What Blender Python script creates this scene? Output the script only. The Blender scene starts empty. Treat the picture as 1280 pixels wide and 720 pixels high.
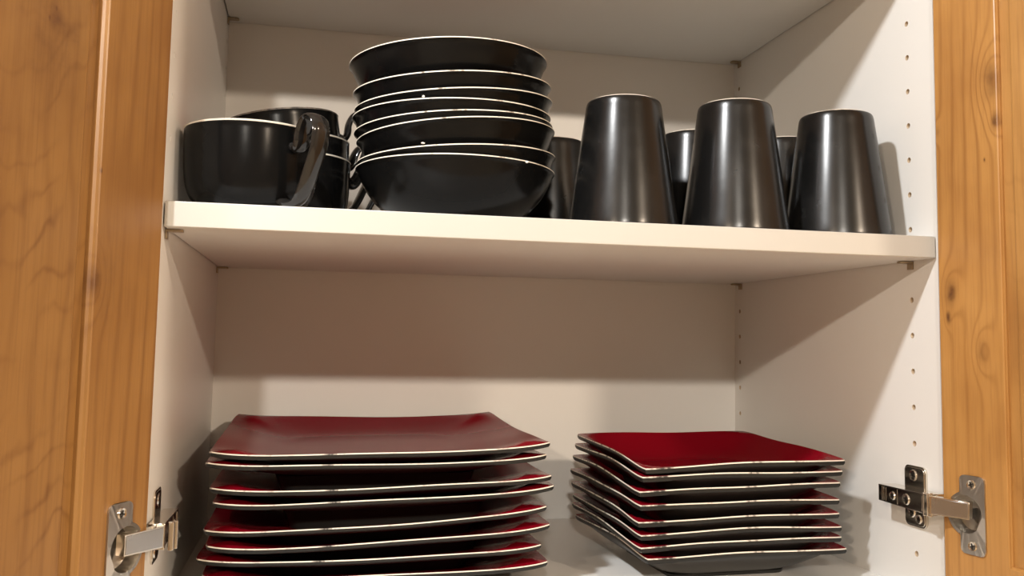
import bpy, bmesh, math, random
from mathutils import Vector, Matrix
random.seed(7)
C = bpy.context.scene.collection
scn = bpy.context.scene

# ------------------------------------------------------------------ camera
cam_d = bpy.data.cameras.new('camera'); cam = bpy.data.objects.new('camera', cam_d); C.objects.link(cam)
_y, _p, _r = .2091, .0854, .0176
_f = Vector((math.sin(_y)*math.cos(_p), math.cos(_y)*math.cos(_p), math.sin(_p)))
_rt = Vector((math.cos(_y), -math.sin(_y), 0)); _up = _rt.cross(_f)
_c, _s = math.cos(_r), math.sin(_r)
_rt, _up = _c*_rt + _s*_up, _c*_up - _s*_rt
cam.matrix_world = Matrix(((_rt.x, _up.x, -_f.x, .1115), (_rt.y, _up.y, -_f.y, -.6973), (_rt.z, _up.z, -_f.z, -.0985), (0, 0, 0, 1)))
cam_d.sensor_width = 36; cam_d.lens = 1145.9/1280*36; cam_d.shift_y = -29.84/1280
cam_d.clip_start = .01; cam_d.clip_end = 50
scn.camera = cam

# ------------------------------------------------------------------ world, lights, exposure
w = bpy.data.worlds.new('world'); scn.world = w; w.use_nodes = True
bg = w.node_tree.nodes['Background']; bg.inputs[0].default_value = (1, .84, .66, 1); bg.inputs[1].default_value = .10
vs = scn.view_settings
vs.view_transform = 'Standard'; vs.look = 'None'; vs.gamma = 1; vs.use_curve_mapping = False; vs.exposure = .07

def area(name, loc, target, size, power, col, shape='DISK'):
    d = bpy.data.lights.new(name, 'AREA'); d.shape = shape; d.size = size; d.energy = power; d.color = col
    o = bpy.data.objects.new(name, d); C.objects.link(o); o.location = loc
    o.rotation_euler = (Vector(target)-Vector(loc)).to_track_quat('-Z', 'Y').to_euler()
    return o
area('near_lamp', (-.19, -.40, .58), (.45, .05, -.15), .06, 8.8, (.99, 1, 1))          # close lamp above the left door
area('ceiling_lamp', (-.35, -2.64, .83), (.3, .2, 0), .10, 27, (1, .93, .83))             # recessed lamp out in the room
area('fill_light_right', (1.5, -2.64, .84), (1.2, -1.5, -1.5), .14, 50, (1, .81, .62))  # added ambient fill, not a known fixture; lifts the shaded interior
area('fill_light_left', (-1.7, -2.64, .84), (-1.5, -2.2, -1.5), .14, 50, (1, .81, .62))  # second added fill for the room's bounce light
area('fill_light_far_right', (2.3, -1.2, .84), (1.9, -1.2, -1.5), .14, 50, (1, .81, .62))  # third added fill, set aside to keep its sheen off the tumblers

W, D, ZB, T = .6369, .395, -.3097, .0189
ZU = .2691          # underside of the upper shelf

# ------------------------------------------------------------------ node helpers and materials
def new_mat(name):
    m = bpy.data.materials.new(name); m.use_nodes = True
    return m, m.node_tree.nodes, m.node_tree.links, m.node_tree.nodes['Principled BSDF']
class G:
    """small helper for building node graphs"""
    def __init__(s, nt): s.n = nt.nodes; s.l = nt.links
    def put(s, sock, v):
        if isinstance(v, bpy.types.NodeSocket): s.l.new(v, sock)
        elif v is not None: sock.default_value = v
    def m(s, op, a, b=None, c=None, clamp=False):
        n = s.n.new('ShaderNodeMath'); n.operation = op; n.use_clamp = clamp
        s.put(n.inputs[0], a)
        if b is not None: s.put(n.inputs[1], b)
        if c is not None: s.put(n.inputs[2], c)
        return n.outputs[0]
    def noise(s, vec, scale, detail=3, rough=.5, sc=(1, 1, 1), off=(0, 0, 0)):
        mp = s.n.new('ShaderNodeMapping'); s.l.new(vec, mp.inputs[0]); mp.inputs['Scale'].default_value = sc; mp.inputs['Location'].default_value = off
        n = s.n.new('ShaderNodeTexNoise'); s.l.new(mp.outputs[0], n.inputs['Vector'])
        n.inputs['Scale'].default_value = scale; n.inputs['Detail'].default_value = detail; n.inputs['Roughness'].default_value = rough
        return n.outputs[0]
    def mix(s, f, a, b, mode='MIX'):
        n = s.n.new('ShaderNodeMix'); n.data_type = 'RGBA'; n.blend_type = mode
        s.put(n.inputs[0], f); s.put(n.inputs[6], a); s.put(n.inputs[7], b); return n.outputs[2]
    def ramp(s, f, stops):
        n = s.n.new('ShaderNodeValToRGB'); e = n.color_ramp.elements
        while len(e) < len(stops): e.new(.5)
        for i, (p, c) in enumerate(stops): e[i].position = p; e[i].color = c
        s.l.new(f, n.inputs[0]); return n.outputs[0]
    def bump(s, h, strength, dist, bs):
        n = s.n.new('ShaderNodeBump'); n.inputs['Strength'].default_value = strength; n.inputs['Distance'].default_value = dist
        s.l.new(h, n.inputs['Height']); s.l.new(n.outputs[0], bs.inputs['Normal'])
    def obj(s): return s.n.new('ShaderNodeTexCoord').outputs['Object']

def simple(name, col, rough=.5, metal=0, coat=0, spec=.5, noise=0, bumps=0, scale=200):
    m, n, l, b = new_mat(name); b.inputs['Base Color'].default_value = (*col, 1)
    b.inputs['Roughness'].default_value = rough; b.inputs['Metallic'].default_value = metal
    b.inputs['Coat Weight'].default_value = coat; b.inputs['Specular IOR Level'].default_value = spec
    g = G(m.node_tree)
    if noise:
        f = g.noise(g.obj(), scale*.12, 4)
        l.new(g.m('MULTIPLY_ADD', g.m('SUBTRACT', f, .5), noise, rough, clamp=True), b.inputs['Roughness'])
    if bumps: g.bump(g.noise(g.obj(), scale, 3), bumps, .0005, b)
    return m

def melamine(name, col=(.805, .795, .77), rough=.42):
    m, n, l, b = new_mat(name); g = G(m.node_tree); o = g.obj()
    f = g.noise(o, 900, 2, .6, (1, 1, .25)); f2 = g.noise(o, 14, 3)
    c = g.mix(g.m('MULTIPLY', g.m('SUBTRACT', f2, .35, clamp=True), .25), (*col, 1), (col[0]*.93, col[1]*.9, col[2]*.86, 1))
    l.new(c, b.inputs['Base Color']); b.inputs['Roughness'].default_value = rough
    g.bump(f, .25, .0002, b); return m

def wood(name, knots, seed=0, ring=55, base=(.37, .182, .050), dark=(.22, .086, .020), light=(.48, .265, .085), warp=.05, stretch=.9, figure=0):
    """honey alder: grain runs along local Z, knots = (x, z, radius, strength)"""
    m, n, l, b = new_mat(name); g = G(m.node_tree); o = g.obj()
    sep = n.new('ShaderNodeSeparateXYZ'); l.new(o, sep.inputs[0]); X, Z = sep.outputs[0], sep.outputs[2]
    n1 = g.noise(o, 6, 2, .5, (1, 1, stretch*.28), (seed, seed*2, seed*3))
    n2 = g.noise(o, 34, 2, .5, (1, 1, .16), (seed*5, 0, seed))
    u = g.m('ADD', g.m('ADD', X, g.m('MULTIPLY', g.m('SUBTRACT', n1, .5), warp*2.2)), g.m('MULTIPLY', g.m('SUBTRACT', n2, .5), .006))
    core = None
    wob = g.noise(o, 60, 3, .6)
    for kx, kz, kr, ks in knots:
        dx = g.m('SUBTRACT', X, kx); dz = g.m('MULTIPLY', g.m('SUBTRACT', Z, kz), .5)
        d2 = g.m('DIVIDE', g.m('ADD', g.m('MULTIPLY', dx, dx), g.m('MULTIPLY', dz, dz)), kr*kr)
        ex = g.m('EXPONENT', g.m('MULTIPLY', d2, -.35))
        if ks >= .4 or kr < .01: u = g.m('ADD', u, g.m('MULTIPLY', ex, kr*4.0))
        c = g.m('MULTIPLY', g.m('EXPONENT', g.m('MULTIPLY', g.m('ADD', d2, g.m('MULTIPLY', g.m('SUBTRACT', wob, .5), 1.6)), -1.5)), ks, clamp=True)
        core = c if core is None else g.m('MAXIMUM', core, c)
    w_ = g.m('SINE', g.m('MULTIPLY', u, ring*6.283))
    w_ = g.m('POWER', g.m('MULTIPLY_ADD', w_, .5, .5), 5.0)
    amp = g.noise(o, 9, 2, .5, (1, 1, .4), (seed+3, 1, 2))
    w_ = g.m('MULTIPLY', w_, g.m('MULTIPLY', g.m('SUBTRACT', amp, .28, clamp=True), 1.7))
    if figure:      # rippled figure running across the board
        fz = g.m('ADD', g.m('ADD', Z, g.m('MULTIPLY', X, .7)), g.m('MULTIPLY', g.noise(o, 22, 3, .5, (1, 1, .55), (2, seed, 1)), .11))
        fw = g.m('POWER', g.m('MULTIPLY_ADD', g.m('SINE', g.m('MULTIPLY', fz, 6.283*34)), .5, .5), 9.0)
        fm = g.m('SUBTRACT', g.noise(o, 15, 2, .5, (1, 1, 1), (9, 1, seed)), .42, clamp=True)
        w_ = g.m('ADD', g.m('MULTIPLY', w_, .6), g.m('MULTIPLY', fw, g.m('MULTIPLY', fm, figure)))
    fine = g.noise(o, 420, 3, .65, (1, 1, .035)); blot = g.noise(o, 7, 4, .6, (1, 1, .5), (seed, 7, seed))
    c = g.ramp(blot, [(.28, (*dark, 1)), (.5, (*base, 1)), (.74, (*light, 1))])
    c = g.mix(.8, (*base, 1), c)
    c = g.mix(g.m('MULTIPLY', w_, .8), c, (dark[0]*.85, dark[1]*.8, dark[2]*.75, 1))
    c = g.mix(g.m('MULTIPLY', g.m('SUBTRACT', fine, .48, clamp=True), 1.0), c, (dark[0]*.7, dark[1]*.65, dark[2]*.6, 1))
    if core is not None: c = g.mix(core, c, (.085, .028, .010, 1))
    l.new(c, b.inputs['Base Color'])
    l.new(g.m('MULTIPLY_ADD', fine, .18, .30), b.inputs['Roughness']); b.inputs['Coat Weight'].default_value = .12; b.inputs['Coat Roughness'].default_value = .25
    g.bump(g.m('ADD', fine, g.m('MULTIPLY', w_, .5)), .16, .0004, b); return m

def glaze(name, col, rough, var=.15, smudge=.0, coat=0, spec=.5):
    m, n, l, b = new_mat(name); g = G(m.node_tree); o = g.obj()
    f = g.noise(o, 26, 4, .6); f2 = g.noise(o, 420, 2)
    c = g.mix(g.m('MULTIPLY', g.m('SUBTRACT', f, .5, clamp=True), smudge*4), (*col, 1), (.10, .10, .10, 1)) if smudge else None
    if c: l.new(c, b.inputs['Base Color'])
    else: b.inputs['Base Color'].default_value = (*col, 1)
    l.new(g.m('MULTIPLY_ADD', g.m('SUBTRACT', f, .5), var, rough, clamp=True), b.inputs['Roughness'])
    b.inputs['Coat Weight'].default_value = coat; b.inputs['Coat Roughness'].default_value = .08; b.inputs['Specular IOR Level'].default_value = spec
    g.bump(g.m('ADD', g.m('MULTIPLY', f2, .12), f), .05, .0012, b); return m

def worn(name, col=(.80, .74, .64), under=(.05, .045, .04), lo=.34, hi=.46, scale=55):
    """bare clay showing where the glaze has rubbed off the lip"""
    m, n, l, b = new_mat(name); g = G(m.node_tree)
    f = g.noise(g.obj(), scale, 4, .65)
    fac = g.m('DIVIDE', g.m('SUBTRACT', f, lo), hi-lo, clamp=True)
    l.new(g.mix(fac, (*under, 1), (*col, 1)), b.inputs['Base Color']); b.inputs['Roughness'].default_value = .45; return m

M = dict(
    white=melamine('white_melamine'),
    edge=melamine('shelf_edge_dimmed', (.55, .54, .505), .45),  # same white laminate, darkened to offset the lamp light on the front face
    gap=simple('pale_particle_board', (.62, .50, .36), .8),
    black=glaze('black_satin_glaze', (.005, .005, .005), .20, .10, .02, spec=.13),
    black_t=glaze('black_satin_glaze_smudged', (.005, .005, .005), .25, .14, .06, spec=.44),
    handle=glaze('black_gloss_glaze', (.014, .013, .012), .12, .05),
    red=glaze('red_gloss_glaze', (.20, .0028, .010), .17, .05, spec=.022),
    plateback=glaze('black_plate_glaze', (.020, .020, .019), .30, .10, .05, spec=.28),
    worn=worn('worn_glaze_lip'), wornfine=worn('worn_glaze_lip_fine', under=(.20, .16, .12), lo=.33, hi=.40),
    dull=worn('lightly_worn_lip', col=(.22, .19, .16), lo=.45, hi=.6),
    nickel=simple('nickel_plated_steel', (.74, .70, .63), .16, 1, noise=.15),
    darkn=simple('dark_stamped_steel', (.25, .235, .21), .22, 1, noise=.15),
    flange=simple('satin_nickel_flange', (.80, .76, .70), .36, 1, noise=.15),
    steel=simple('brushed_steel', (.50, .50, .50), .28, 1, noise=.2),
    slot=simple('screw_recess', (.03, .028, .025), .5, .6),
    clip=simple('bronze_clip', (.42, .34, .24), .3, .9),
    wall=simple('painted_wall', (.38, .32, .25), .8, bumps=.2, scale=90),
    ceil=simple('painted_ceiling', (.72, .68, .62), .85, bumps=.2, scale=90),
    floor=simple('kitchen_floor', (.55, .49, .40), .4),
    counter=simple('pale_counter', (.60, .57, .52), .25, noise=.1),
)

# ------------------------------------------------------------------ mesh helpers
def finish(name, bm, mats, parent=None, smooth=True, angle=40, bevel=0, seg=2):
    bmesh.ops.recalc_face_normals(bm, faces=bm.faces)
    me = bpy.data.meshes.new(name); bm.to_mesh(me); bm.free()
    for m in (mats if isinstance(mats, (list, tuple)) else [mats]): me.materials.append(m)
    o = bpy.data.objects.new(name, me); C.objects.link(o)
    if smooth:
        for p in me.polygons: p.use_smooth = True
        me.set_sharp_from_angle(angle=math.radians(angle))
    if bevel:
        b = o.modifiers.new('bevel', 'BEVEL'); b.width = bevel; b.segments = seg; b.limit_method = 'ANGLE'; b.angle_limit = math.radians(40)
    if parent is not None: o.parent = parent
    return o
def box(bm, x0, x1, y0, y1, z0, z1, mi=0, mat=None):
    vs_ = [bm.verts.new((x, y, z)) for x in (x0, x1) for y in (y0, y1) for z in (z0, z1)]
    if mat is not None:
        for v in vs_: v.co = mat @ v.co
    for q in ((0, 1, 3, 2), (4, 6, 7, 5), (0, 4, 5, 1), (2, 3, 7, 6), (0, 2, 6, 4), (1, 5, 7, 3)):
        bm.faces.new([vs_[i] for i in q]).material_index = mi
def boxo(name, dims, mat, parent=None, bevel=0, **k):
    bm = bmesh.new(); box(bm, *dims); return finish(name, bm, mat, parent, bevel=bevel, **k)
def prism(bm, pts, h0, h1, mat, mi=0):
    """pts: closed outline in local (a, b); extruded along local c from h0 to h1; mat maps (a,b,c) to space"""
    lo = [bm.verts.new(mat @ Vector((a, b, h0))) for a, b in pts]; hi = [bm.verts.new(mat @ Vector((a, b, h1))) for a, b in pts]
    n = len(pts); fs = [bm.faces.new(lo), bm.faces.new(hi)]
    for i in range(n): fs.append(bm.faces.new((lo[i], lo[(i+1) % n], hi[(i+1) % n], hi[i])))
    for f in fs: f.material_index = mi
def rrect(a0, a1, b0, b1, r, k=5):
    out = []
    for cx, cy, s in ((a1-r, b1-r, 0), (a0+r, b1-r, 90), (a0+r, b0+r, 180), (a1-r, b0+r, 270)):
        for i in range(k+1):
            t = math.radians(s+90*i/k); out.append((cx+r*math.cos(t), cy+r*math.sin(t)))
    return out
def circle(cx, cy, r, n=24): return [(cx+r*math.cos(6.28318*i/n), cy+r*math.sin(6.28318*i/n)) for i in range(n)]
def axes(o, a, b, c):
    a, b, c, o = map(Vector, (a, b, c, o))
    return Matrix(((a.x, b.x, c.x, o.x), (a.y, b.y, c.y, o.y), (a.z, b.z, c.z, o.z), (0, 0, 0, 1)))
def lathe(bm, prof, n=96, mis=None):
    """prof: list of (r, z); mis[i] = material of the band i..i+1"""
    rings = []
    for r, z in prof:
        if r < 1e-6: rings.append([bm.verts.new((0, 0, z))])
        else: rings.append([bm.verts.new((r*math.cos(6.2831853*i/n), r*math.sin(6.2831853*i/n), z)) for i in range(n)])
    for k in range(len(rings)-1):
        a, b = rings[k], rings[k+1]; mi = mis[k] if mis else 0
        for i in range(n):
            j = (i+1) % n
            if len(a) == 1 and len(b) == 1: continue
            if len(a) == 1: f = bm.faces.new((a[0], b[j], b[i]))
            elif len(b) == 1: f = bm.faces.new((a[i], a[j], b[0]))
            else: f = bm.faces.new((a[i], a[j], b[j], b[i]))
            f.material_index = mi
def catmull(pts, k=8):
    P = [Vector(p) for p in pts]; P = [2*P[0]-P[1]] + P + [2*P[-1]-P[-2]]; out = []
    for i in range(1, len(P)-2):
        for j in range(k):
            t = j/k; a, b, c, d = P[i-1], P[i], P[i+1], P[i+2]
            out.append(.5*((2*b)+(c-a)*t+(2*a-5*b+4*c-d)*t*t+(3*b-a-3*c+d)*t**3))
    out.append(P[-2]); return out
def cut(obj, cutter_bm):
    """boolean difference baked into the mesh"""
    bmesh.ops.recalc_face_normals(cutter_bm, faces=cutter_bm.faces)
    me = bpy.data.meshes.new('tmp'); cutter_bm.to_mesh(me); cutter_bm.free()
    co = bpy.data.objects.new('tmp', me); C.objects.link(co); co.matrix_world = obj.matrix_world
    md = obj.modifiers.new('b', 'BOOLEAN'); md.object = co; md.operation = 'DIFFERENCE'; md.solver = 'EXACT'
    bpy.context.view_layer.update()
    dg = bpy.context.evaluated_depsgraph_get()
    nm = bpy.data.meshes.new_from_object(obj.evaluated_get(dg))
    obj.modifiers.remove(md); obj.data = nm
    bpy.data.objects.remove(co)
def empty(name, loc=(0, 0, 0), rot=(0, 0, 0), parent=None):
    o = bpy.data.objects.new(name, None); o.empty_display_size = .05; C.objects.link(o); o.location = loc; o.rotation_euler = rot
    if parent is not None: o.parent = parent
    return o
def tag(o, label, cat, group=None):
    o['label'] = label; o['category'] = cat
    if group: o['group'] = group
    return o
def struct(name, dims, m):
    o = boxo(name, dims, m, smooth=False); o['kind'] = 'structure'; return o

# ------------------------------------------------------------------ the room around the cabinet
RX0, RX1, RY0, RY1, RZ0, RZ1 = -2.6, 3.0, -3.6, .412, -1.55, .86
struct('floor', (RX0-.1, RX1+.1, RY0-.1, RY1+.1, RZ0-.1, RZ0), M['floor'])
struct('ceiling', (RX0-.1, RX1+.1, RY0-.1, RY1+.1, RZ1, RZ1+.1), M['ceil'])
struct('wall_back', (RX0, RX1, RY1, RY1+.1, RZ0, RZ1), M['wall'])
struct('wall_front', (RX0, RX1, RY0-.1, RY0, RZ0, RZ1), M['wall'])
struct('wall_left', (RX0-.1, RX0, RY0-.1, RY1+.1, RZ0, RZ1), M['wall'])
struct('wall_right', (RX1, RX1+.1, RY0-.1, RY1+.1, RZ0, RZ1), M['wall'])

# ------------------------------------------------------------------ cabinet carcass
PT = .018; CT = .55; ZF = ZB-PT
cab = tag(empty('kitchen_cabinet', (0, 0, ZF)), 'open white lined wall cabinet with two knotty honey wood doors', 'cabinet')
ZL = .0001; DLT = .0032
def cpart(name, dims, m, **k):
    x0, x1, y0, y1, z0, z1 = dims
    return boxo(name, (x0, x1, y0, y1, z0-ZF, z1-ZF), m, cab, **k)
side_l = cpart('side_panel', (-PT, 0, 0, D+.015, ZF, CT), M['white'], smooth=False)
side_r = cpart('side_panel', (W, W+PT, 0, D+.015, ZF, CT), M['white'], smooth=False)
cpart('back_panel', (0, W, D, D+.015, ZB, CT-PT), M['white'], smooth=False)
cpart('bottom_panel', (0, W, .0012, D, ZF, ZB), M['white'], bevel=.0006)
cpart('top_panel', (0, W, .0012, D, CT-PT, CT), M['white'], bevel=.0006)
zh = lambda k: -T-.003-.032*k
for o, x0, x1, yfr in ((side_l, -.012, .004, .0180), (side_r, W-.004, W+.012, .0368)):
    bm = bmesh.new()
    for k in range(-16, 9):
        for y in (yfr, .3809):
            prism(bm, circle(y, zh(k)-ZF, .00255, 14), x0, x1, axes((0, 0, 0), (0, 1, 0), (0, 0, 1), (1, 0, 0)))
    cut(o, bm)
    if x0 < 0: continue
    o.data.materials.append(M['gap'])
    for p in o.data.polygons:     # bare board inside the drilled holes
        c = p.center
        if min(abs(c.y-yfr), abs(c.y-.3809)) < .0028 and abs(p.normal.x) < .5 and p.area < 4e-5 and abs(((c.z+ZF+T+.003)/.032)-round((c.z+ZF+T+.003)/.032))*.032 < .0028: p.material_index = 1

# shelf support pins, part of the cabinet
def pin(x, y, z, sx):
    bm = bmesh.new()
    prism(bm, circle(y, z-ZF-.0024, .0023, 12), x-sx*.004, x+sx*.0005, axes((0, 0, 0), (0, 1, 0), (0, 0, 1), (1, 0, 0)))
    prism(bm, [(.001, -.004), (.0105, -.004), (.0125, -.0022), (.0125, .0022), (.0105, .004), (.001, .004)], -.0022, -.0004,
          axes((x, y, z-ZF), (sx, 0, 0), (0, 1, 0), (0, 0, 1)))
    box(bm, min(x, x+sx*.0014), max(x, x+sx*.0014), y-.004, y+.004, z-ZF-.0075, z-ZF-.0004)
    return finish('shelf_pin', bm, M['clip'], cab, bevel=.0003)
for z in (-T, ZU):
    for yl, y in ((.0180, .0368), (.3780, .3780)):
        pin(.0002, yl, z, 1); pin(W-.0002, y, z, -1)

# ------------------------------------------------------------------ shelves
def shelf(zt, y0, label):
    bm = bmesh.new(); x0, x1 = .0012, W-.0012
    box(bm, x0, x1, y0, D-.001, -T, 0)
    for f in bm.faces:
        if f.calc_center_median().y < y0+.0001: f.material_index = 1
    o = finish('adjustable_shelf', bm, [M['white'], M['edge']], bevel=.0007); o.location = (0, 0, zt)
    return tag(o, label, 'shelf')
shelf(0, .0012, 'white middle shelf carrying the black bowls, cups and tumblers')
shelf(ZU+T, .0012, 'white shelf overhead, seen only from underneath')

# ------------------------------------------------------------------ doors
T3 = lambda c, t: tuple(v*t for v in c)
def door(x0, y0, ang, inner, knots_s, knots_p, seed, cz, s, fig, k, lit_tone):  # wood multiplier: left door darkened, right lightened, light difference put into the colour
    """local X runs from the hinge edge along the door, inner = sign of local Y on the inner face"""
    h = empty('cabinet_door', (x0, y0, 0), (0, 0, math.radians(ang)), cab)
    Wd, z0, z1 = .334, 0, CT-ZF
    sg = -inner
    def prof(rev):
        p = [(0, .0012), (.0012, 0), (s-.0012, 0), (s-.0003, .0004), (s, .0013), (s+.0004*k, .0013+.0013*k), (s+.0018*k, .0013+.0037*k), (s+.0018*k, .021), (.0012, .021), (0, .0198)]
        return [((Wd-a) if rev else a, sg*b) for a, b in p]
    kz = lambda ks: [(a, b-ZF, c, d) for a, b, c, d in ks]; cz -= ZF
    sm = wood('alder_stile_%d' % seed, kz(knots_s), seed, 85, warp=.030, stretch=.5, base=T3((.37, .182, .050), lit_tone), dark=T3((.21, .082, .019), lit_tone), light=T3((.50, .275, .088), lit_tone))
    pm = wood('alder_panel_%d' % seed, kz(knots_p), seed+11, 50, warp=.07, stretch=1.2, figure=fig, base=T3((.34, .168, .046), lit_tone), dark=T3((.19, .074, .018), lit_tone), light=T3((.47, .258, .085), lit_tone))
    st = []
    for rev in (0, 1):
        bm = bmesh.new(); prism(bm, prof(rev), z0, z1, axes((0, 0, 0), (1, 0, 0), (0, 1, 0), (0, 0, 1)))
        st.append(finish('stile', bm, sm, h, angle=25))
    for zz, up in ((z0, 1), (z1, -1)):
        bm = bmesh.new(); pr = [(up*a, sg*b) for a, b in [(0, 0), (s-.0012, 0), (s, .0013), (s+.0018*k, .0013+.0037*k), (s+.0018*k, .021), (0, .021)]]
        prism(bm, pr, s, Wd-s, axes((0, 0, zz), (0, 0, 1), (0, 1, 0), (1, 0, 0)))
        finish('rail', bm, sm, h, angle=25)
    # centre panel: thin tongue round a slightly raised field
    bm = bmesh.new(); a0, a1, b0, b1 = s+.0019*k, Wd-s-.0019*k, z0+s+.0019*k, z1-s-.0019*k
    loops = []
    for ins, dep in ((0, .0025+.0060*k), (.0085, .0025+.0057*k), (.0096, .0022+.0030*k), (.0108, .0020+.0026*k)):
        loops.append([bm.verts.new((x, sg*dep, z)) for x, z in ((a0+ins, b0+ins), (a1-ins, b0+ins), (a1-ins, b1-ins), (a0+ins, b1-ins))])
    back = [bm.verts.new((v.co.x, sg*.017, v.co.z)) for v in loops[0]]
    for A, B in [(back, loops[0])]+list(zip(loops, loops[1:])):
        for i in range(4): bm.faces.new((A[i], A[(i+1) % 4], B[(i+1) % 4], B[i]))
    bm.faces.new(loops[-1]); bm.faces.new(back)
    finish('center_panel', bm, pm, h, angle=15)
    # bore for the hinge cup
    bpy.context.view_layer.update()
    bm = bmesh.new(); prism(bm, circle(.0235, cz, .0172, 40), -.004, .0118, axes((0, 0, 0), (1, 0, 0), (0, 0, 1), (0, sg, 0)))
    cut(st[0], bm)
    for p in st[0].data.polygons: p.use_smooth = False
    return h
CZL, CZR = -.2405, -.2315
ZO = 0
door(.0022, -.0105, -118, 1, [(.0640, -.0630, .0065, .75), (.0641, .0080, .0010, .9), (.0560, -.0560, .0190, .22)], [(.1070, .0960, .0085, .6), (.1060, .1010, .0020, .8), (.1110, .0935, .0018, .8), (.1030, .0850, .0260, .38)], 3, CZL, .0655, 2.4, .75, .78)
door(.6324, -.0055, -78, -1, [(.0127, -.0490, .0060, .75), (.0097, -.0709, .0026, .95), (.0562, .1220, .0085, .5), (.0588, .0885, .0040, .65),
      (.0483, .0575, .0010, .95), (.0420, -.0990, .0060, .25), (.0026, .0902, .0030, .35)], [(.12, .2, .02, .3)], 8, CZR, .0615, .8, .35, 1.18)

# ------------------------------------------------------------------ hinges
def screw(par, mat4, r=.0036, m='nickel'):
    bm = bmesh.new()
    for r0, r1, h0, h1, mi in ((r, r*.86, 0, .0011, 0),):
        lo = circle(0, 0, r0, 18); hi = circle(0, 0, r1, 18)
        a = [bm.verts.new(mat4 @ Vector((x, y, h0))) for x, y in lo]; b = [bm.verts.new(mat4 @ Vector((x, y, h1))) for x, y in hi]
        c = [bm.verts.new(mat4 @ Vector((x*.62, y*.62, h1-.0005))) for x, y in hi]
        bm.faces.new(a)
        for i in range(18):
            j = (i+1) % 18; bm.faces.new((a[i], a[j], b[j], b[i])); bm.faces.new((b[i], b[j], c[j], c[i]))
        bm.faces.new(c)
    for t in (.35, .35+math.pi/2):
        box(bm, -r*.55, r*.55, -r*.11, r*.11, .0004, .0009, 1, mat4 @ Matrix.Rotation(t, 4, 'Z'))
    return finish('screw', bm, [M[m], M['slot']], par)
def hinge(xw, n, zc, zcup, dx, dy, ddir, dn, off=1.0):
    """xw wall x, n = +1/-1 direction into the cabinet, (dx, dy) door hinge edge, ddir along the door, dn inner normal of the door"""
    h = empty('cabinet_hinge', (0, 0, -ZF), (0, 0, 0), cab)
    wallm = axes((xw, 0, zc), (0, 1, 0), (0, 0, 1), (n*off, 0, 0))          # a = depth into cabinet, b = up, c = off the wall
    bm = bmesh.new(); prism(bm, rrect(.0195, .0490, -.0265, .0265, .0055), .0002, .0022, wallm)
    prism(bm, rrect(.0210, .0475, -.0250, .0250, .0045), .0022, .0028, wallm)
    mp = finish('mounting_plate', bm, M['nickel'], h, bevel=.0004)
    for a, b in ((.0355, .0180), (.0385, -.0140), (.0290, -.0190)):
        screw(h, wallm @ Matrix.Translation((a, b, .0028)), .0052 if b != -.0190 else .0042)
    # arm body: a channel with a dark inward face
    bm = bmesh.new()
    pts = [(-.0060, -.0083), (.0610, -.0072), (.0610, .0072), (-.0060, .0083)]
    prism(bm, pts, .0030, .0205, wallm, 0)
    prism(bm, [(-.0050, -.0074), (.0600, -.0064), (.0600, .0064), (-.0050, .0074)], .0205, .0209, wallm, 1)
    box(bm, .0545, .0550, -.0060, .0060, .0209, .0212, 0, wallm); box(bm, .0520, .0525, -.0060, .0060, .0209, .0212, 0, wallm)
    box(bm, .0490, .0494, -.0060, .0060, .0209, .0212, 0, wallm); box(bm, .0325, .0329, -.0064, .0064, .0209, .0212, 0, wallm)
    box(bm, -.0010, -.0004, -.0064, .0064, .0209, .0212, 0, wallm)
    ab = finish('hinge_arm', bm, [M['nickel'], M['darkn']], h, bevel=.0004)
    screw(h, wallm @ Matrix.Translation((.0395, 0, .0209)), .0040); screw(h, wallm @ Matrix.Translation((.0205, 0, .0209)), .0050)
    # pivot block at the front of the arm
    bm = bmesh.new(); box(bm, -.0085, -.0040, -.0090, .0090, .0120, .0218, 0, wallm)
    prism(bm, circle(-.0065, .0175, .0022, 14), -.0098, .0098, axes((xw, 0, zc), (0, 1, 0), (n, 0, 0), (0, 0, 1)))
    prism(bm, circle(-.0025, .0200, .0016, 14), -.0096, .0096, axes((xw, 0, zc), (0, 1, 0), (n, 0, 0), (0, 0, 1)))
    finish('pivot_block', bm, M['nickel'], h, bevel=.0004)
    # link from the arm to the cup
    A = Vector((xw+n*.0165*off, -.0075, zc)); ddir = Vector(ddir); dn = Vector(dn)
    cupc = Vector((dx, dy, zcup)) + ddir*.0245
    B = cupc + dn*.0015 + ddir*.004 + Vector((0, 0, .0035))
    t = (B-A); L = t.length; t.normalize(); up = Vector((0, 0, 1)); up = (up-t*up.dot(t)).normalized(); nn = t.cross(up)
    if nn.dot(Vector((n, 0, 0))) < 0: nn = -nn
    lm = axes(A, t, up, nn)
    bm = bmesh.new(); prism(bm, [(-.001, -.0074), (L, -.0070), (L, .0070), (-.001, .0074)], -.0042, .0034, lm)
    prism(bm, [(.0010, -.0064), (L-.001, -.0061), (L-.001, .0061), (.0010, .0064)], .0034, .0038, lm, 1)
    finish('link_arm', bm, [M['nickel'], M['steel']], h, bevel=.0005)
    # cup with its flange let into the door
    dm = axes((dx, dy, zcup), ddir, (0, 0, 1), dn)                       # a along the door, b up, c out of the door face
    bm = bmesh.new()
    cx, R1, Rh, N = .0235, .0178, .0152, 40
    outer = []
    for i in range(N):
        th = 6.2831853*i/N; ct, st_ = math.cos(th), math.sin(th); r = R1
        # union of the round rim and the rectangular flange
        fa0, fa1, fb = .0180-cx, .0415-cx, .0315
        tx = (fa1 if ct > 0 else fa0)/ct if abs(ct) > 1e-6 else 1e9
        tz = fb/abs(st_) if abs(st_) > 1e-6 else 1e9
        outer.append((th, max(r, min(tx, tz))))
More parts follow.
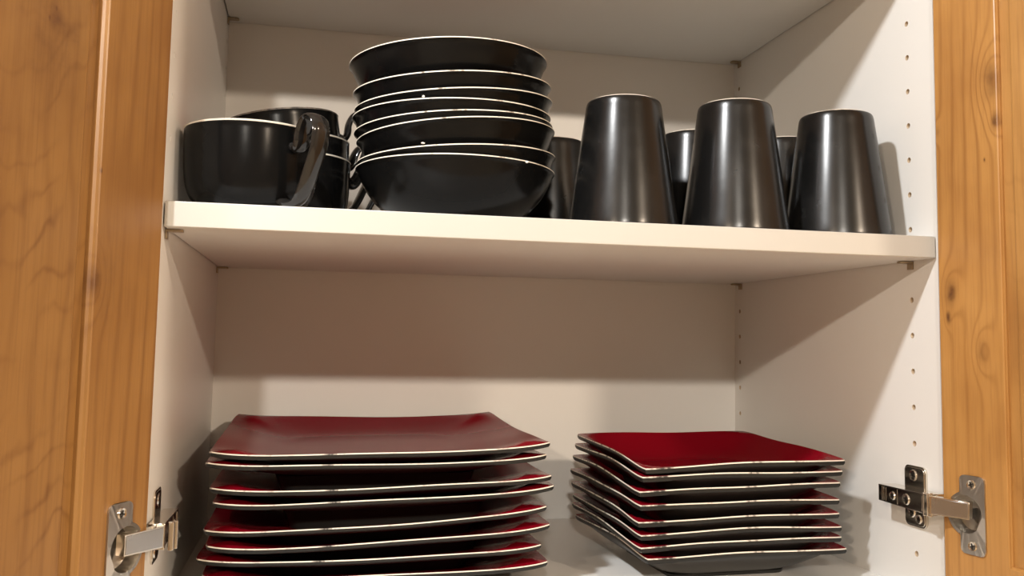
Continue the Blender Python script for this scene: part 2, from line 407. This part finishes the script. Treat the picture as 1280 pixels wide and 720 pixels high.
    ths = sorted(set([round(6.2831853*i/96, 5) for i in range(180)]+[round(math.atan2(b, a) % 6.2831853, 5) for a in (fa0, fa1) for b in (fb, -fb)]))
    def orad(th):
        ct, st_ = math.cos(th), math.sin(th)
        tx = ((fa1 if ct > 0 else fa0)/ct) if abs(ct) > 1e-6 else 1e9
        tz = fb/abs(st_) if abs(st_) > 1e-6 else 1e9
        lo, hi = R1, .06
        for _ in range(24):          # flange with rounded corners, united with the round cup rim
            mid = (lo+hi)/2; px, pz = mid*ct, mid*st_
            qx = max(abs(px-(fa0+fa1)/2)-(fa1-fa0)/2+.0045, 0); qz = max(abs(pz)-fb+.0045, 0)
            if math.hypot(qx, qz) < .0045: lo = mid
            else: hi = mid
        return lo
    def ring(f, c): return [bm.verts.new(dm @ Vector((cx+f(t_)*math.cos(t_), f(t_)*math.sin(t_), c))) for t_ in ths]
    rings = [ring(orad, .0002), ring(orad, .0016), ring(lambda t_: Rh, .0019), ring(lambda t_: Rh-.0006, .0008), ring(lambda t_: Rh-.0016, -.0075), ring(lambda t_: Rh-.006, -.0098)]
    for a, b in zip(rings, rings[1:]):
        for i in range(len(ths)): bm.faces.new((a[i], a[(i+1) % len(ths)], b[(i+1) % len(ths)], b[i]))
    bm.faces.new(rings[-1])
    cf = finish('cup_flange', bm, [M['flange']], h, angle=30)
    for b in (.0245, -.0245): screw(h, dm @ Matrix.Translation((.0295, b, .0018)), .0041)
    return h
def rz(a): a = math.radians(a); return Vector((math.cos(a), math.sin(a), 0))
d = rz(-118); hinge(0, 1, -.2375, CZL, .0022, -.0105, d, Vector((-d.y, d.x, 0)), .62)
d = rz(-78); hinge(W, -1, -.2275, CZR, .6324, -.0055, d, Vector((d.y, -d.x, 0)))

# ------------------------------------------------------------------ bowls
def bowl(h):
    bm = bmesh.new()
    out = [(0, .0035), (.030, .0035), (.0325, .0), (.0365, .0), (.039, .0035), (.050, .0075), (.0615, .0145), (.071, .0225), (.0785, .0320), (.0838, .0415), (.0871, .0490), (.0889, h-.0014), (.0895, h-.0006)]
    lip = [(.0894, h+.0002), (.0889, h+.0005), (.0882, h), (.0878, h-.0010)]
    inn = [(.0855, .0480), (.0815, .0400), (.0765, .0330), (.0690, .0240), (.0590, .0160), (.046, .0100), (.030, .0075), (0, .0070)]
    o = catmull([(r, z, 0) for r, z in out[4:]], 4); out2 = out[:4]+[(v.x, v.y) for v in o]
    prof = out2+lip+inn
    mis = [0]*(len(out2)-1)+[1]*len(lip)+[2]*(len(inn))
    lathe(bm, prof, 128, mis)
    return bm
RB = [  # cx, z at rim centre, roll (right side up), pitch (back up)
 (.2217, .1497, .0088, .0), (.2258, .1265, .0130, .009), (.2275, .1125, .0140, .009), (.2259, .1010, .0060, .004),
 (.2277, .0905, .0120, .002), (.2300, .0840, .0150, .0), (.2308, .0630, .0110, .003), (.2302, .0528, .0015, .0)]
HB = .0528
names = ['topmost black bowl of the tall stack, its whole side showing', 'second bowl from the top of the black bowl stack', 'third bowl from the top of the black bowl stack',
         'fourth bowl from the top of the stack, leaning the other way, chipped lip at left', 'fifth bowl from the top of the black bowl stack',
         'sixth bowl from the top, with a deep visible black side', 'seventh bowl from the top, thin sliver above the bottom bowl, chipped lip at left', 'bottom black bowl standing on the middle shelf under the whole stack']
bowl0 = None
for i in reversed(range(8)):
    cx, zc, roll, pit = RB[i]
    if bowl0 is None: bowl0 = finish('stacked_bowl', bowl(HB), [M['black'], M['wornfine'], M['red']]); o = bowl0
    else: o = bowl0.copy(); C.objects.link(o)
    rx, ry = math.atan2(pit, .18), -math.atan2(roll, .18)
    R = Matrix.Rotation(ry, 4, 'Y') @ Matrix.Rotation(rx, 4, 'X') @ Matrix.Rotation(i*2.1+.4, 4, 'Z')
    if i == 7: R = Matrix.Rotation(.4, 4, 'Z')
    top = R @ Vector((0, 0, HB))
    o.matrix_world = Matrix.Translation(Vector((cx, .1150, zc))-top) @ R
    if i == 7: o.location.z = 0.0
    tag(o, names[i], 'bowl', 'black bowls in one tall stack')
# glaze chips (bare clay nicks) on the bowls' lips and sides
def nick(par, world, r, sz=1):
    bm = bmesh.new(); bmesh.ops.create_icosphere(bm, subdivisions=1, radius=r)
    for v in bm.verts: v.co = Vector((v.co.x*1.3*(1+random.uniform(-.25, .25)), v.co.y*.6, v.co.z*sz*(1+random.uniform(-.25, .25))))
    o = finish('glaze_chip', bm, simple('bare_clay', (.78, .74, .66), .6) if 'bare_clay' not in bpy.data.materials else bpy.data.materials['bare_clay'])
    o.parent = par; o.matrix_parent_inverse = par.matrix_world.inverted(); o.location = world
bpy.context.view_layer.update()
_bw = {o['label']: o for o in C.objects if o.name.startswith('stacked_bowl')}
nick(_bw[names[7]], (.2790, .0395, .0520), .0013); nick(_bw[names[3]], (.1905, .0330, .0995), .0011); nick(_bw[names[6]], (.1910, .0335, .0612), .0014, .6)

# ------------------------------------------------------------------ cups with ear handles
def cup_bm():
    bm = bmesh.new(); R, H = .0535, .0680
    out = [(0, .003), (.026, .003), (.028, 0), (.0315, 0), (.0335, .0025), (.041, .0060), (.0472, .0125), (.0508, .0220), (.0525, .0340), (.0532, .0480), (R, H-.001)]
    o = catmull([(r, z, 0) for r, z in out[4:]], 4); out2 = out[:4]+[(v.x, v.y) for v in o]
    lip = [(R+.0003, H), (R-.0004, H+.0005), (R-.0014, H+.0001), (R-.0022, H-.001)]
    inn = [(.0505, .048), (.0495, .034), (.0475, .023), (.0440, .0150), (.037, .0095), (.026, .0075), (0, .0070)]
    lathe(bm, out2+lip+inn, 96, [0]*(len(out2)-1)+[1]*len(lip)+[2]*len(inn)); return bm
def handle_bm():
    """ear shaped strap handle in the local XZ plane, pointing along +X"""
    bm = bmesh.new(); R = .0520
    path = catmull([(R, .0500), (R+.0050, .0470), (R+.0092, .0500), (R+.0105, .0590), (R+.0150, .0690), (R+.0230, .0735), (R+.0305, .0700), (R+.0335, .0600),
                    (R+.0310, .0470), (R+.0250, .0340), (R+.0180, .0220), (R+.0110, .0130), (R+.0030, .0100), (R-.0045, .0125)], 6) if 0 else \
           catmull([(R, .0520, 0), (R+.0055, .0490, 0), (R+.0100, .0530, 0), (R+.0125, .0620, 0), (R+.0180, .0705, 0), (R+.0255, .0720, 0), (R+.0315, .0670, 0), (R+.0330, .0580, 0),
                    (R+.0305, .0460, 0), (R+.0240, .0320, 0), (R+.0170, .0180, 0), (R+.0100, .0085, 0), (R+.0010, .0060, 0), (R-.0090, .0085, 0)], 6)
    n = len(path); prev = None; N = 16
    for i, p in enumerate(path):
        t = (path[min(i+1, n-1)]-path[max(i-1, 0)]).normalized(); nn = Vector((-t.y, t.x, 0)); u = i/(n-1)
        wd = .0066+.0022*math.sin(math.pi*min(1, u*1.15)) if u < .85 else .0060+.0020*(u-.85)/.15
        th = .0030+.0006*math.cos(u*6)
        if u < .2: wd = .0048+.0036*u/.2; th = .0034
        ring_ = []
        for k in range(N):
            a = 6.2831853*k/N
            q = p+nn*(math.sin(a)*th)
            ring_.append(bm.verts.new((q.x, math.cos(a)*wd, q.y)))
        if prev:
            for k in range(N): bm.faces.new((prev[k], prev[(k+1) % N], ring_[(k+1) % N], ring_[k]))
        else: bm.faces.new(ring_)
        prev = ring_
    bm.faces.new(prev); return bm
def make_cup(first=None, lip='wornfine'):
    if first:
        o = first.copy(); C.objects.link(o)
        for ch in first.children: c = ch.copy(); C.objects.link(c); c.parent = o
        return o
    o = finish('soup_cup', cup_bm(), [M['black'], M[lip], M['red']])
    finish('handle', handle_bm(), M['handle'], o); return o
c1 = make_cup(); c1.location = (.0555, .0720, 0); c1.rotation_euler = (0, 0, math.radians(-50))
tag(c1, 'large black cup at the far left with its glossy ear handle towards the viewer', 'cup', 'black handled cups on the left')
for (x, y, z, ry, rzz, lab) in ((.0850, .1790, 0, 0, 12, 'bottom cup of the small stack behind the large cup, handle towards the bowls'),
                               (.0850, .1795, .0175, -1.5, 24, 'middle cup of the small stack behind the large cup, thin pale rim'),
                               (.0830, .1790, .0375, -9, 12, 'tilted top cup of the small stack, its handle reaching to the bowl stack')):
    c = make_cup(c1); c.location = (x, y, z); c.rotation_euler = (0, 0, 0)
    c.matrix_world = Matrix.Translation((x, y, z)) @ Matrix.Rotation(math.radians(ry), 4, 'Y') @ Matrix.Rotation(math.radians(rzz), 4, 'Z')
    if 'tilted' in lab: c.material_slots[1].link = 'OBJECT'; c.material_slots[1].material = M['dull']
    tag(c, lab, 'cup', 'black handled cups on the left')

# ------------------------------------------------------------------ tumblers, upside down
def tumbler_bm():
    bm = bmesh.new(); out = [(.0462, 0), (.0474, .0006), (.0478, .0030), (.0452, .0220), (.0407, .0560), (.0370, .0830), (.0342, .1030), (.0332, .1105), (.0320, .1143), (.0296, .1158)]
    o = catmull([(r, z, 0) for r, z in out], 4); prof = [(v.x, v.y) for v in o]
    n0 = len(prof)-1
    prof += [(.0288, .1162), (.0275, .1160), (.0262, .1149), (0, .1147)]; mis = [0]*(n0-3)+[1]*3+[1, 1, 1, 0]
    inn = [(.0455, .0004), (.0446, .0030), (.0420, .0220), (.0376, .0560), (.0340, .0830), (.0315, .0990), (.0270, .1070), (0, .1080)]
    lathe(bm, list(reversed(inn))+prof, 96, [2]*(len(inn)-1)+[1]+mis); return bm
tm0 = finish('tumbler', tumbler_bm(), [M['black_t'], M['worn'], M['red']])
TUM = [(.3705, .0600, 0, .985, 'upside down black tumbler in the front row, next to the bowl stack'),
       (.4760, .0600, .9, 1.022, 'middle upside down black tumbler of the front row, smudged pale streaks'),
       (.5775, .0600, 2.2, 1.0, 'rightmost upside down black tumbler of the front row, beside the right wall'),
       (.3520, .2350, 1.4, .99, 'dark tumbler behind, half hidden between the bowl stack and the front row'),
       (.4810, .1640, 3.1, .99, 'tumbler in the back row seen between the left and middle front tumblers'),
       (.5800, .1640, 4.4, .985, 'tumbler in the back row seen between the middle and right front tumblers')]
for i, (x, y, a, s, lab) in enumerate(TUM):
    o = tm0 if i == 0 else tm0.copy()
    if i: C.objects.link(o)
    o.location = (x, y, 0); o.rotation_euler = (0, 0, a); o.scale = (1, 1, s)
    tag(o, lab, 'tumbler', 'black tumblers stored upside down')

# ------------------------------------------------------------------ square plates
def plate(name, side, hgt, foot, sag, conc, mats, seed, thick=.0046, N=44):
    """square plate, z = 0 at the lip corners' mean height; sag lowers the middle of each lip, conc pulls it inwards"""
    rnd = random.Random(seed); a = side/2; ph = [rnd.uniform(0, 6.28) for _ in range(6)]
    def shape(u, v, under):
        # u, v in -1..1
        m = max(abs(u), abs(v)); q = min(abs(u), abs(v))
        e = (q/m)**2 if m > 1e-6 else 0           # 0 = middle of a side, 1 = towards a corner
        x, y = u*a, v*a
        k = 1-.030*m**4*(q/m if m > 1e-6 else 0)**10      # slightly rounded corners
        x *= k; y *= k
        pull = conc*(1-e)*m**3
        if abs(u) >= abs(v): x -= math.copysign(pull, u)
        else: y -= math.copysign(pull, v)
        rr = (abs(u)**5+abs(v)**5)**.2 if m > 0 else 0
        rr = min(rr, 1.0)
        t = max(0, (rr-.56)/.44); s = t**1.45
        z = -hgt+hgt*s
        z += (-sag*(1-e)+sag*.15)*t*t
        ang = math.atan2(v, u)
        z += (.0022 if sag > 0 else .0)*(max(0, (q/m if m > 1e-6 else 0)-.62)/.38)**2*t*t
        z += .0008*t*math.sin(2*ang+ph[0])+.0005*t*math.sin(5*ang+ph[1])
        if under:
            z -= thick*(1-.10*m**3)
            x *= .994; y *= .994
        return Vector((x, y, z))
    bm = bmesh.new(); tv = [[bm.verts.new(shape(-1+2*i/N, -1+2*j/N, 0)) for j in range(N+1)] for i in range(N+1)]
    bv = [[bm.verts.new(shape(-1+2*i/N, -1+2*j/N, 1)) for j in range(N+1)] for i in range(N+1)]
    for i in range(N):
        for j in range(N):
            bm.faces.new((tv[i][j], tv[i+1][j], tv[i+1][j+1], tv[i][j+1])).material_index = 0
            bm.faces.new((bv[i][j], bv[i][j+1], bv[i+1][j+1], bv[i+1][j])).material_index = 2
    per = [(i, 0) for i in range(N)]+[(N, j) for j in range(N)]+[(N-i, N) for i in range(N)]+[(0, N-j) for j in range(N)]
    # rounded lip: three bands of worn glaze
    L = len(per); loops = [[tv[i][j] for i, j in per]]
    for f, outw in ((.22, .0006), (.62, .0009)):
        lp = []
        for i, j in per:
            A, B = tv[i][j].co, bv[i][j].co; p = A.lerp(B, f); r = Vector((p.x, p.y, 0)).normalized(); lp.append(bm.verts.new(p+r*outw))
        loops.append(lp)
    loops.append([bv[i][j] for i, j in per])
    for bi, (A, B) in enumerate(zip(loops, loops[1:])):
        for k in range(L): bm.faces.new((A[k], A[(k+1) % L], B[(k+1) % L], B[k])).material_index = (1, 2, 2)[bi]
    # foot: a square ring under the well
    fo = .585*a; z0 = -hgt-thick-.0+.0008; z1 = -hgt-thick-foot
    sq = lambda k_: rrect(-k_, k_, -k_, k_, k_*.18, 4)
    o0, o1, i1, i0 = sq(fo+foot*.35), sq(fo), sq(fo-.004), sq(fo-.0052)
    R_ = [[bm.verts.new((x, y, z)) for x, y in s_] for s_, z in ((o0, z0), (o1, z1), (i1, z1), (i0, z0))]
    for A, B in zip(R_, R_[1:]+R_[:1]):
        for k in range(len(A)): bm.faces.new((A[k], A[(k+1) % len(A)], B[(k+1) % len(A)], B[k])).material_index = 2
    return finish(name, bm, mats, angle=50)
def stack(name, side, hgt, cen, rows, sag, conc, group, labels, mats, thick):
    """rows from the top: (front-left x, front-left z, front-right x, front-right z, back lift) """
    n = len(rows); mids = []
    for i, (xl, zl, xr, zr, lift, yf) in enumerate(rows): mids.append((zl+zr)/2+lift/2)
    for i, (xl, zl, xr, zr, lift, yf) in enumerate(rows):
        gap = (mids[i]-mids[i+1]) if i < n-1 else (mids[i]-ZB-hgt)
        foot = max(.0028, gap-thick-.0002)
        if i == n-1: foot = mids[i]-hgt-thick-ZB
        o = plate(name, side, hgt, foot, sag, conc, mats, i*7+len(name), thick)
        ry = -math.atan2(zr-zl, side); rx = math.atan2(lift, side)
        if i == n-1: ry *= .4; rx *= .4
        rot = cen[1]+random.uniform(-1, 1)*.012
        o.matrix_world = Matrix.Translation(((xl+xr)/2, yf+side/2, mids[i])) @ Matrix.Rotation(ry, 4, 'Y') @ Matrix.Rotation(rx, 4, 'X') @ Matrix.Rotation(rot, 4, 'Z')
        tag(o, labels[i], 'plate', group)
ORD = ['top', 'second', 'third', 'fourth', 'fifth', 'sixth', 'seventh', 'bottom']
rowsL = [(.0262, -.1912, .3190, -.1872, .006, .078), (.0262, -.2005, .3120, -.1980, .006, .080), (.0292, -.2215, .3185, -.2145, .005, .078), (.0350, -.2320, .3208, -.2240, .005, .080),
         (.0295, -.2540, .3135, -.2420, .004, .080), (.0300, -.2660, .3165, -.2560, .004, .078), (.0240, -.2785, .3118, -.2720, .002, .080), (.0290, -.2895, .3155, -.2868, 0, .078)]
stack('dinner_plate', .2885, .0150, (0, 0.0), rowsL, .0024, 0.0, 'large square red plates in the left stack',
      ['large square red plate on top of the left stack']+['%s large square plate from the top of the left stack, %s' % (o_, q) for o_, q in zip(ORD[1:7],
       ('dark rim', 'red left corner', 'set in from the left', 'red showing below', 'pale chipped rim', 'jutting furthest left'))]+['lowest large square plate of the left stack, cut off by the picture edge'],
      [M['red'], M['worn'], M['plateback']], .0048)
rowsR = [(.3912, -.2044, .5920, -.2012, .0085, .070), (.3890, -.2126, .5888, -.2101, .0080, .070), (.3862, -.2248, .5870, -.2217, .0075, .070), (.3841, -.2377, .5860, -.2354, .0070, .070),
         (.3856, -.2513, .5850, -.2477, .0060, .070), (.3857, -.2628, .5889, -.2593, .0050, .070), (.3843, -.2722, .5895, -.2708, .0050, .070), (.3895, -.2825, .5935, -.2810, .0030, .070)]
stack('salad_plate', .2010, .0215, (0, .035), rowsR, -.0012, .0045, 'small square red plates in the right stack',
      ['small square red plate on top of the right stack']+['%s small square plate from the top of the right stack' % o_ for o_ in ORD[1:7]]+['bottom small square plate of the right stack, grey underside and foot showing'],
      [M['red'], M['worn'], M['plateback']], .0054)
